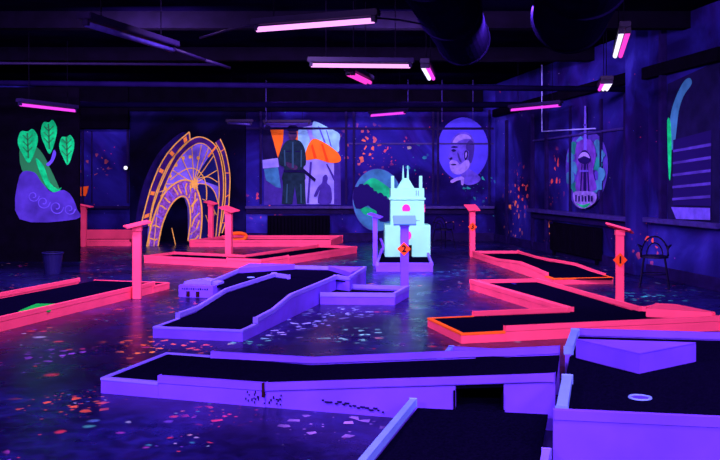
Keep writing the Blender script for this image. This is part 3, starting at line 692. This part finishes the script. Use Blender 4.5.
fl = mural('wall_mural', 'wall painting of a standing soldier before white and orange flags', 'mural', PB, [
    ('painted_ground', 'm_shadow', [(264,125),(318,122),(340,135),(341,205),(264,205)]),
    ('painted_wall', 'm_white', [(300,128),(318,124),(334,150),(334,204),(300,204)]),
    ('painted_flag', 'm_navy', smoothpts([(264,128),(272,128),(279,146),(280,158),(272,160),(263,159)],3,True)),
    ('painted_flag', 'm_white', [(262.5,160),(278,158),(279,167),(263,168.5)]),
    ('painted_flag', 'm_teal', [(264,169),(278,167),(281,188),(276,187),(266,180)]),
    ('painted_stripe', 'm_orange', [(270,128.5),(284,128.5),(283,142),(278,158)]),
    ('painted_stripe', 'm_orange', [(291,128.5),(298,128),(298,150),(292,150)]),
    ('painted_stripe', 'm_white2', [(298,128),(306,127),(310,140),(304,160),(298,160)]),
    ('painted_flag', 'm_white2', smoothpts([(313,122.5),(318,122.5),(327,127),(339.5,134),(339,143),(338,152),(325,144),(313,136)],4,True)),
    ('painted_flag', 'm_orange', smoothpts([(306,151),(313,139),(325,143),(338,153),(340.5,161),(331,163),(316,159),(306,160)],4,True)),
    ('painted_fold', 'm_blue', [(318,126),(319.5,127),(326,143),(324,142.5)]), ('painted_fold', 'm_blue', [(326,130),(327,130.6),(332,147),(330.5,146)]),
    ('painted_fold', 'm_gold_dark', [(311,146),(312.6,144),(317,158),(314,158.6)]), ('painted_fold', 'm_gold_dark', [(321,143.6),(323,144),(329,162),(326,161.6)]),
    ('painted_fold', 'm_shadow', [(310,162),(312,162),(309,203),(307,203)]), ('painted_fold', 'm_shadow', [(326,164),(327.6,164),(334,176),(334,181)]),
    ('painted_shadow_figure', 'm_shadow', smoothpts([(323,177),(326,174.5),(328,178),(327,183),(331,188),(331,203),(318,203),(320,190),(317,196),(314,196),(318,187),(322,183)],3,True)),
    ('painted_trousers', 'm_dkgreen', [(283,180),(305,180),(306,204),(297.5,204),(295,186),(292.5,204),(282,204),(283,190)]),
    ('painted_tunic', 'm_dkgreen', smoothpts([(285,143),(290,140),(297,140),(302,143),(305.5,152),(306,164),(303.5,168),(304.5,181),(283,181),(284.5,168),(279.5,164),(280,153)],4,True)),
    ('painted_rifle', 'm_navy', [(303,168),(316,179),(315,182),(303,172)]),
    ('painted_hands', 'm_skin', smoothpts([(286,162),(293,164),(298,167),(295,170),(288,167)],3,True)),
    ('painted_lapel', 'm_teal_dk', [(292.4,142),(293.6,142),(294,168),(292,168)]), ('painted_sleeve_fold', 'm_teal_dk', [(284,150),(285.2,150),(286,166),(284.6,166)]), ('painted_sleeve_fold', 'm_teal_dk', [(301,150),(302.2,150),(302,167),(300.6,167)]),
    ('painted_trouser_fold', 'm_teal_dk', [(287,184),(288,184),(287.5,203),(286,203)]), ('painted_trouser_fold', 'm_teal_dk', [(300.5,184),(301.6,184),(302,203),(300.8,203)]),
    ('painted_belt', 'm_navy', [(284,170),(304,170),(304,172.5),(284,172.5)]),
    ('painted_pocket', 'm_navy', [(286,151),(291,151),(291,152),(286,152)]),
    ('painted_pocket', 'm_navy', [(295,151),(301,151),(301,152),(295,152)]),
    ('painted_face', 'm_skin', ell(293,134.5,4.4,6.0,24)),
    ('painted_face_shadow', 'm_navy', [(289.5,133),(296.5,133),(296,134.6),(290,134.6)]),
    ('painted_cap', 'm_navy', smoothpts([(288,131),(289,126.5),(293,125),(297.5,126.5),(298,131)],3,True)),
], (-1.6,YB,1))
mural('oval_mural', 'pale green oval wall painting with a dark map shape behind the castle', 'mural', Plane((0,YB-.205),(1,0)), [
    ('oval_board', 'm_violet', ell(377.5,200,25,31.5)),
    ('painted_oval', 'm_teal', ell(377.5,200,24.5,31)),
    ('painted_glow', 'm_green', smoothpts([(362,186),(372,178),(384,184),(392,192),(393,204),(380,198),(372,192),(362,190)],4,True)),
    ('painted_glow', 'm_green', smoothpts([(360,206),(366,207),(376,211),(377,217),(368,216),(362,212)],4,True)),
    ('painted_map', 'm_line', [(353.5,192),(354.5,187),(358,186.5),(359.5,184),(362.5,183.6),(364,185),(366.5,183.8),(369,184.6),(370.5,187),(373,188),(374,191),(376.5,191),(378,193.5),(380,192.4),(382,193),(384,196),(386.5,196),(388,199),(390,200),(391,208),(390.5,220.6),(385,222),(380,221.5),(377.5,217),(376.4,211),(371,208),(368,205.5),(365,206.8),(361,209),(356,208.6),(354,204),(352.8,198)]),
], (.5,YB,1))
bat = [o for o in C.objects if o.name.startswith('oval_mural') and o.type == 'EMPTY'][-1]
for z_ in (1.35,.75): obj('batten', B((xb(377.5),YB-.1035,z_), (.5,.203,.06)), 'black', bat)
mural('oval_mural', 'violet oval wall painting of a bearded man seen from the side', 'mural', PB, [
    ('painted_oval', 'm_blue', ell(463,149,25.5,31.5)),
    ('painted_shoulder', 'm_head', smoothpts([(462,172),(468,169),(474,172),(480.5,178),(477,183),(468,185),(461,181)],4,True)),
    ('painted_head', 'm_head', smoothpts([(450.6,145),(452,139),(457,134),(464,132),(471,135),(474.5,143),(473.8,153),(471.5,163),(468,170),(460,174.5),(453,173.5),(449.6,168),(450.2,162.5),(449.6,160),(447.4,158.3),(449.6,153),(450.2,149)],4,True)),
    ('painted_hair', 'm_shadow', smoothpts([(466,145),(470,140),(474,144),(473.6,154),(471,163),(468.5,160),(469,152),(466.5,150)],4,True)),
    ('painted_beard', 'm_head_lt', smoothpts([(450.5,162.5),(455,161.5),(460,164.5),(465,160.5),(469,161),(468.5,168),(461,174),(454,173.5),(450,168)],4,True)),
    ('painted_forehead', 'm_head_lt', smoothpts([(452.5,143),(455,138),(460,134.5),(467,134.8),(471,138.5),(465,139),(459,141),(455,144.5)],4,True)),
    ('painted_brow', 'm_line', smoothpts([(450.8,147.2),(454,146),(458,147.2),(454,148)],4,True)),
    ('painted_eye', 'm_line', smoothpts([(451.2,150.4),(453.5,149),(456,150.6),(453.5,152)],4,True)),
    ('painted_nostril', 'm_line', smoothpts([(449.2,158.6),(451.5,157.2),(452.4,158.8),(450.5,160)],4,True)),
    ('painted_mouth', 'm_line', smoothpts([(450.2,164.4),(454,163.6),(456.5,165),(453,165.4)],4,True)),
    ('painted_moustache', 'm_head_lt', smoothpts([(449.3,162.4),(452,160),(457,161.6),(459,165),(454,163.8),(450,164.4)],4,True)),
    ('painted_ear', 'm_line', smoothpts([(464.2,152),(466.2,150.4),(468,152.4),(467.4,157),(465.4,160.4),(464.2,158)],4,True)),
    ('painted_ear_lobe', 'm_head_lt', smoothpts([(465.2,153),(466.8,152.4),(466.6,156),(465.2,158)],4,True)),
    ('painted_cheek_line', 'm_shadow', smoothpts([(457,153),(458.2,153),(460,158),(461.5,162),(460,162),(458,158)],3,True)),
    ('painted_collar', 'm_head_lt', smoothpts([(450,181),(456,177.5),(462,176.5),(462,179),(456,181),(452,183)],3,True)),
    ('painted_collar', 'm_head_lt', smoothpts([(461,178),(464,178),(463,185),(461,184)],3,True)),
], (2.8,YB,1.5))
tw = [('painted_oval', 'm_violet', smoothpts([(588,131),(597,134),(605,146),(608,164),(606,182),(600,198),(588,208),(576,206),(569,192),(566,172),(568,150),(577,135)],4,True))]
for q, (lx, ly, rx_, ry_) in enumerate(((574,148,4,6),(571,158,3.5,6),(575,168,4,6),(571,178,4,7),(576,187,4,5),(581,141,3,4),(598,146,4,6),(602,155,4,6),(599,165,4,7),(603,174,3.5,7),(600,185,4,6),(596,193,3,3))):
    tw.append(('painted_leaves', 'm_green_dk' if q % 4 == 0 else 'm_teal', smoothpts([(lx+rx_*(1+.3*math.sin(5*a_+q))*math.cos(a_), ly+ry_*(1+.25*math.cos(4*a_+q))*math.sin(a_)) for a_ in [k*math.pi/5 for k in range(10)]],3,True)))
tw += [('painted_sky_glow', 'm_mauve', smoothpts([(580,142),(593,140),(598,154),(595,172),(598,190),(578,190),(580,172),(577,158)],4,True)),
    ('painted_spire', 'm_head', [(586.7,106),(588.1,106),(588.9,150),(585.9,150)]),
    ('painted_spire_ring', 'm_shadow', [(585.6,124),(589.2,124),(589.2,126),(585.6,126)]),
    ('painted_shaft', 'm_line', [(586.5,150),(588.1,150),(588.8,192),(585.8,192)]),
    ('painted_leg', 'm_line', [(584.2,164),(584.8,164),(583.6,192),(582.6,192)]), ('painted_leg', 'm_line', [(589.8,164),(590.4,164),(592,192),(591,192)]),
    ('painted_pod', 'm_line', smoothpts([(581,160),(582.5,154),(587.3,150),(592,154),(593.5,160),(590,163.5),(584.5,163.5)],4,True)),
    ('painted_pod_top', 'm_head_lt', smoothpts([(581.4,158.4),(583.5,153.8),(587.3,152),(591,153.8),(593,158.4),(587.3,156)],3,True)),
    ('painted_deck', 'm_head', [(583,170),(591.6,170),(591.6,172),(583,172)]),
    ('painted_banner', 'm_mauve_lt', smoothpts([(576.5,193),(586,191),(599,193),(598.5,202),(588,208.5),(579,205)],4,True)),
    ('painted_foliage', 'm_green', smoothpts([(579,203),(586,205),(594,203),(588,208)],3,True))]
for k, x in enumerate((579.5,582.8,586.2,589.6,593,596)): tw.append(('painted_stroke', 'm_line', [(x-.8,195+(k%2)),(x+.7,195+(k%2)),(x+.6,201.5),(x-.7,201.5)]))
mural('oval_mural', 'tall oval wall painting of a tower with a pale banner on the side wall', 'mural', PR, tw, (4.5,17.5,1.4))
rm = [('painted_sky', 'm_navy', [(668,84),(720,60),(720,226),(668,221)]),
    ('painted_arch', 'm_teal', smoothpts([(669,140),(671,116),(676,98),(684,82),(690,78),(692,84),(684,96),(679,112),(676,138),(673,150)],4,True)),
    ('painted_glow', 'm_leaf', smoothpts([(668,120),(671,122),(672,150),(671,176),(669.5,178),(668.4,150)],3,True)),
    ('painted_wall', 'm_line', [(674,140),(712,130),(712,206),(674,205)])]
for k in range(5): rm.append(('painted_storey_line', 'm_violet', [(674,150+k*12),(712,143+k*13),(712,146+k*13),(674,152.4+k*12)]))
rm.append(('painted_stripes', 'm_head', [(673,207),(712,208),(712,220),(678,219)]))
mural('wall_mural', 'wall painting of a green arch and a building at the right edge', 'mural', PR, rm, (5.1,14,1.4))
PP = Plane((-7,17.44),(1,0))
def leaf(cx, cy, w, h): return smoothpts([(cx,cy-h*.86),(cx+w*.5,cy-h),(cx+w,cy-h*.55),(cx+w*.85,cy+h*.1),(cx+w*.15,cy+h),(cx-w*.55,cy+h*.45),(cx-w,cy-h*.2),(cx-w*.7,cy-h*.85)],4,True)
lv = [('painted_ground', 'black', [(20,118),(78.5,118),(78.5,219),(20,219)]),
    ('painted_glow', 'm_leaf_dk', smoothpts([(22,140),(40,150),(52,172),(60,190),(58,194),(44,186),(22,170)],4,True)),
    ('painted_leaf', 'm_leaf', leaf(49,137,8,17)), ('painted_leaf', 'm_leaf', leaf(67,150,7.5,15)), ('painted_leaf', 'm_leaf', leaf(28,146,10,17)),
    ('painted_stem', 'm_leaf', smoothpts([(36,158),(44,166),(50,182),(58,189),(62,187),(57,193),(48,188),(40,172)],4,True)),
    ('painted_bud', 'm_head', smoothpts([(54,150),(56.5,153),(54,161),(49,166),(46.5,164),(51,160)],3,True)),
    ('painted_cloud', 'm_violet', smoothpts([(20,176),(34,172),(42,182),(52,192),(64,190),(72,196),(77,208),(77,219),(20,219)],4,True))]
mp_ = mural('wall_mural', 'wall painting of bright green leaves on the black partition at the left', 'mural', PP, lv, (-6.6,17.44,1.5))
def vein(pts, w=.03, m='m_leaf_dk', lay=.03): obj('painted_line', PP.ribbon(pts, w, lay, .003), m, mp_)
for cx, cy in ((49,137),(67,150),(28,146)):
    vein([(cx,cy-13),(cx+1,cy+12)])
    for k in (-8,-2,4): vein([(cx+.3,cy+k+2),(cx+5,cy+k-3)], .018); vein([(cx+.3,cy+k+2),(cx-4.5,cy+k-3)], .018)
for cx, cy, r in ((44,202,7),(57,207,7.5),(70,209,6),(34,196,6)):
    vein(smoothpts([(cx+r*(1-k/14)*math.cos(k*.75),cy+r*(1-k/14)*math.sin(k*.75)) for k in range(12)],3), .022, 'm_head', .034)

# ================================================================== SMALL THINGS
bn = thing('waste_bin', 'blue plastic waste bin in front of the black partition', 'bin', (-5.37,15.2,0))
bm = bmesh.new()
for (r0_, r1_, z0_, z1_) in ((.135,.175,0,.36),): tube(bm, (-5.37,15.2,z0_), (-5.37,15.2,z1_), r0_, 20, r1_)
obj('bucket', bm, 'bin', bn, smooth=False)
obj('rim', torus(.176,.014,Matrix.Translation((-5.37,15.2,.36)),28,8), 'bin', bn, smooth=True)
obj('inside', T((-5.37,15.2,.361),(-5.37,15.2,.364),.162,20), 'black', bn)

def chair(x, y, rz, label):
    t = thing('bistro_chair', label, 'chair', (x,y,0), 'dark metal bistro chairs')
    R_ = Matrix.Translation((x,y,0)) @ Matrix.Rotation(rz,4,'Z')
    w = lambda a, b, c: R_ @ Vector((a,b,c))
    bm = bmesh.new(); bmesh.ops.create_cone(bm, cap_ends=True, segments=24, radius1=.21, radius2=.20, depth=.035, matrix=Matrix.Translation(w(0,0,.46))); obj('seat', bm, 'chair', t, bevel=.006)
    for sx, sy in ((-1,-1),(1,-1),(-1,1),(1,1)): obj('leg', T(w(sx*.15,sy*.14,.45), w(sx*.21,sy*.21,0), .013, 8), 'chair', t)
    arc = [w(.2*math.cos(a),.17+.02*math.sin(a)*0,.46+.30*math.sin(a)) for a in [math.pi*k/12 for k in range(13)]]
    obj('back_hoop', sweep(bmesh.new(), arc, .013), 'chair', t, smooth=True)
    arc = [w(.12*math.cos(a),.17,.46+.20*math.sin(a)) for a in [math.pi*k/10 for k in range(11)]]
    obj('back_loop', sweep(bmesh.new(), arc, .010), 'chair', t, smooth=True)
    arm = [w(-.19,.16,.60), w(-.24,-.02,.64), w(-.2,-.16,.60), w(-.19,-.16,.46)]
    obj('arm', sweep(bmesh.new(), arm, .012), 'chair', t, smooth=True)
    obj('arm', sweep(bmesh.new(), [w(.19,.16,.60), w(.24,-.02,.64), w(.2,-.16,.60), w(.19,-.16,.46)], .012), 'chair', t, smooth=True)
    obj('stretcher', torus(.185,.009,R_ @ Matrix.Translation((0,0,.2)),24,6), 'chair', t, smooth=True)
chair(4.50,13.3,-.35,'dark metal bistro chair by the side wall at the right edge')
chair(2.0,20.9,.5,'dark metal bistro chair before the back wall, left of the pink score post')

# sign and spotlight in the far left doorway
sgn = tag(obj('wall_sign', prism(bmesh.new(), [PB.hit(*q)+Vector((0,-.02,0)) for q in ((80,187),(89,186),(87.5,193),(86,196),(80,196))], (0,-.03,0)), 'orange'), 'orange sign on the wall of the far left doorway above the score post', 'sign')
sl = thing('spotlight', 'small white spotlight on the wall by the far left doorway', 'spotlight', tuple(PB.hit(128.5,168)))
hp = PB.hit(128.5,168)
obj('lamp_glass', T(hp+Vector((0,-.30,0)), hp+Vector((0,-.27,0)), .05, 16), M['tube_white'], sl)
obj('lamp_body', T(hp+Vector((0,-.27,0)), hp+Vector((0,-.02,0)), 0.055, 16), 'black', sl)

# ================================================================== TUBE LIGHTS, DUCTS, PIPES
LIGHTS = []
def fixture(a, b, glowm, label, tubes=1, sp=.07, w=.11, lit=True, rods=True, spots=()):
    a, b = Vector(a), Vector(b); d = (b-a).normalized(); n = Vector((-d.y,d.x,0)).normalized(); m = (a+b)/2
    t = thing('tube_light', label, 'tube light', tuple(m), 'blacklight tube fixtures')
    rz = math.atan2(d.y,d.x); Ln = (b-a).length
    obj('housing', B(m+Vector((0,0,.075)), (Ln+.10,w,.065), rz), 'metal', t, bevel=.008)
    for k in range(tubes):
        o = n*((k-(tubes-1)/2)*sp)
        if lit: obj('tube', T(a+o, b+o, .027, 12), M[glowm if isinstance(glowm,str) else glowm[k]], t, smooth=True)
        else: obj('tube', T(a+o, b+o, .03, 12), 'trim_light', t, smooth=True)
        for e in (a, b): obj('socket', B(e+o+Vector((0,0,.022)), (.045,.06,.075), rz), 'metal', t, bevel=.004)
    if rods:
        for s in (.15,.85):
            p = a.lerp(b,s); obj('hanger', T((p.x,p.y,p.z+.10), (p.x,p.y,ZC), .006, 6), 'black', t)
def tl(px, py, z): 
    y = (z-HC)*F/(CY-py); return (( px-CX)*y/F, y, z)
fixture(tl(257,29.5,3.15), tl(374,20.5,3.15), 'tube_near', 'nearest lit blacklight tube, brightest and pinkish white')
fixture((-.65,11.55,3.15+.0), (.67,11.65,3.15), 'tube_near', 'lit blacklight tube below and behind the nearest one, seen broadside')
fixture(tl(371,115.6,3.15), tl(405,112.8,3.15), 'tube_far', 'short magenta tube hanging far back above the castle')
fixture(tl(511,110,3.15), tl(560,105.5,3.15), 'tube_far', 'magenta tube by the side wall above the oval paintings')
fixture(tl(20,104.6,2.95), tl(75,110.8,2.95), 'tube_far', 'magenta tube at the left above the black partition')
fixture((2.74,9.0,3.15), (3.17,10.7,3.15), ('tube_mag','tube_white'), 'twin tube fixture seen nearly end on at the upper right, one tube magenta', 2, .065, .12)
fixture((3.86,13.6,3.15), (4.08,14.6,3.15), ('tube_white','tube_white','tube_far'), 'small three tube fixture seen end on above the tower painting', 3, .06, .2)
fixture((.86,11.5,3.12), (1.05,12.8,3.12), ('tube_far','tube_white'), 'twin tube fixture seen end on, just left of the nearer round duct', 2, .06, .13)
fixture((-.13,11.95,3.08), (.12,12.95,3.08), ('tube_mag','tube_mag'), 'short magenta twin tube seen end on under the broadside tube', 2, .07, .17)
fixture(tl(86,24,3.15), tl(172,50,3.15), 'tube_far', 'unlit grey tube fixture hanging at the upper left', 1, .07, .16, lit=False)
fixture((xb(265,22.8),22.8,3.12), (xb(309,22.8),22.8,3.12), 'tube_far', 'unlit tube fixture above the painting of the soldier', 1, .07, .14, lit=False)
fixture((xb(228,21.5),21.5,3.06), (xb(251,21.5),21.5,3.02), 'tube_far', 'unlit tube fixture above the right of the golden clock', 1, .07, .14, lit=False)

def duct(a, b, r, label, zs):
    a, b = Vector(a), Vector(b); d = (b-a).normalized()
    t = thing('air_duct', label, 'duct', tuple(a), 'round air ducts')
    obj('pipe', T(a, b, r, 36), 'duct', t, smooth=False).data.polygons.foreach_set('use_smooth', [False]*0)
    for s in zs:
        p = a+d*s; obj('collar', T(p-d*.04, p+d*.04, r*1.05, 36), 'duct', t)
    for s in (zs[0]+.4, zs[-1]-.4):
        p = a+d*s; obj('strap', T((p.x,p.y,p.z+r*.9), (p.x,p.y,ZC), .015, 6), 'metal', t)
duct((1.45,12.2,3.60), (-.9,0.2,3.60), .36, 'round dark air duct running along the ceiling left of the other duct', (.05,2.2,4.4,6.6,8.8))
duct((2.55,10.6,3.62), (.75,.2,3.62), .44, 'wider round dark air duct on the right under the ceiling', (.05,2.2,4.4,6.6,8.8))
def pipe(pts, r, label, m='duct'):
    tag(obj('ceiling_pipe', sweep(bmesh.new(), [Vector(p) for p in pts], r, 10), m, None, smooth=True), label, 'pipe', 'pipes and cables under the ceiling')
pipe([(-9.9,15.5,3.40),(5.0,15.5,3.25)], .05, 'long dark pipe crossing the hall under the ceiling')
pipe([(-9.9,20.5,3.42),(3.9,20.5,3.42)], .07, 'thick dark pipe crossing far back before the back wall')
pipe([tl(174,49,3.18), tl(205,60,3.10), tl(230,68,3.05)], .02, 'grey cable running on from the unlit fixture at the upper left', 'metal')
pipe([tl(200,38,3.20), tl(228,30,3.2), tl(256,24,3.2)], .012, 'thin cable leading to the nearest lit tube', 'metal')
pipe([tl(376,18,3.2), tl(400,20,3.3), tl(432,26,3.4)], .010, 'thin cable leading away right of the nearest lit tube', 'metal')
pipe([(-6.5,11.8,3.22),(-2.0,12.6,3.30)], .02, 'thin conduit at the upper left under the ceiling', 'metal')
# beams
for i, y in enumerate((6.8, 10.0, 13.6, 17.2)):
    o = B((-1.5,y,4.12), (17,.22,.26)); struct('ceiling_beam_%d' % (i+1), o, 'black')
# thin pale hanging rods before the walls
def rod(px, y, py0, py1, label):
    x = (px-CX)*y/F; z1 = HC-(py1-CY)*y/F
    tag(obj('hanging_rod', T((x,y,ZC), (x,y,z1), .011, 6), 'trim_light'), label, 'rod', 'thin hanging rods')
for px, py1, lb in ((266,122,'thin rod hanging above the left edge of the soldier painting'), (408,108,'thin rod hanging just right of the short magenta tube'), (442,122,'thin rod hanging above the left rim of the bearded man painting'), (473,121,'thin rod hanging over the right part of the bearded man painting')):
    rod(px, 22.6, 90, py1, lb)
hgr = thing('hanging_bar', 'pale thin bar bent in an L hanging beside the tower painting', 'bar', (3.9,18,2.6))
p0 = PR.hit(547,112); p1 = PR.hit(547,131.5); p2 = PR.hit(601,128.5); o_ = PR.n*.12
obj('upright', T(Vector((p1.x,p1.y,ZC))+o_, p1+o_, .013, 6), 'm_white', hgr); obj('crossbar', T(p1+o_, p2+o_, .013, 6), 'm_white', hgr)

# ================================================================== LIGHTS, CAMERA
def area(loc, target, sx, sy, power, col):
    l = bpy.data.lights.new('blacklight', 'AREA'); l.shape = 'RECTANGLE'; l.size = sx; l.size_y = sy; l.energy = power; l.color = col  # rear lamps of this name are added, with no fixture
    o = bpy.data.objects.new('blacklight', l); C.objects.link(o); o.location = loc
    o.rotation_euler = (Vector(target)-Vector(loc)).to_track_quat('-Z','Y').to_euler(); return o
UV = (.80,.42,1.0)
for x, y, pw in ((-3.6,-.6,250), (.3,-.6,290), (3.4,-.6,230), (-2.4,3.6,260), (1.6,3.6,260), (3.4,5.2,170)):
    area((x,y,3.5), (x*.9,y+4.2,0), 1.3, .25, pw, UV)
for x, y, pw in ((-4.8,9.0,300), (-1.0,9.4,290), (2.3,10.6,330), (-3.2,12.8,280), (.5,13.0,260)):   # added lamps without fixtures, aimed backwards so the camera misses them
    area((x,y,3.75), (x*.9,y+6.0,.0), 1.3, .2, pw, UV)
for x, y, pw in ((-1.5,20.6,95), (1.6,20.6,70), (2.8,16.8,60), (-6.8,20.6,60), (-5.7,13.6,90)):  # more added lamps without fixtures, brightening the back wall and murals
    area((x,y,3.7), (x*1.03,y+3.0,1.2), 1.2, .15, pw, UV)
w = bpy.data.worlds.new('dark_hall'); bpy.context.scene.world = w; w.use_nodes = True
w.node_tree.nodes['Background'].inputs[0].default_value = (.02,.008,.07,1); w.node_tree.nodes['Background'].inputs[1].default_value = .15
cam = bpy.data.cameras.new('camera'); co = bpy.data.objects.new('camera', cam); C.objects.link(co)
co.location = (0,0,HC); co.rotation_euler = (math.pi/2,0,0); cam.sensor_width = 36; cam.lens = 36*F/720
cam.shift_y = (CY-230)/720; cam.clip_start = .05; cam.clip_end = 200
sc = bpy.context.scene; sc.camera = co
vs = sc.view_settings; vs.view_transform = 'Standard'; vs.look = 'None'; vs.gamma = 1; vs.exposure = 0; vs.use_curve_mapping = False
sc.cycles.use_denoising = True; sc.cycles.max_bounces = 6; sc.cycles.sample_clamp_indirect = 6
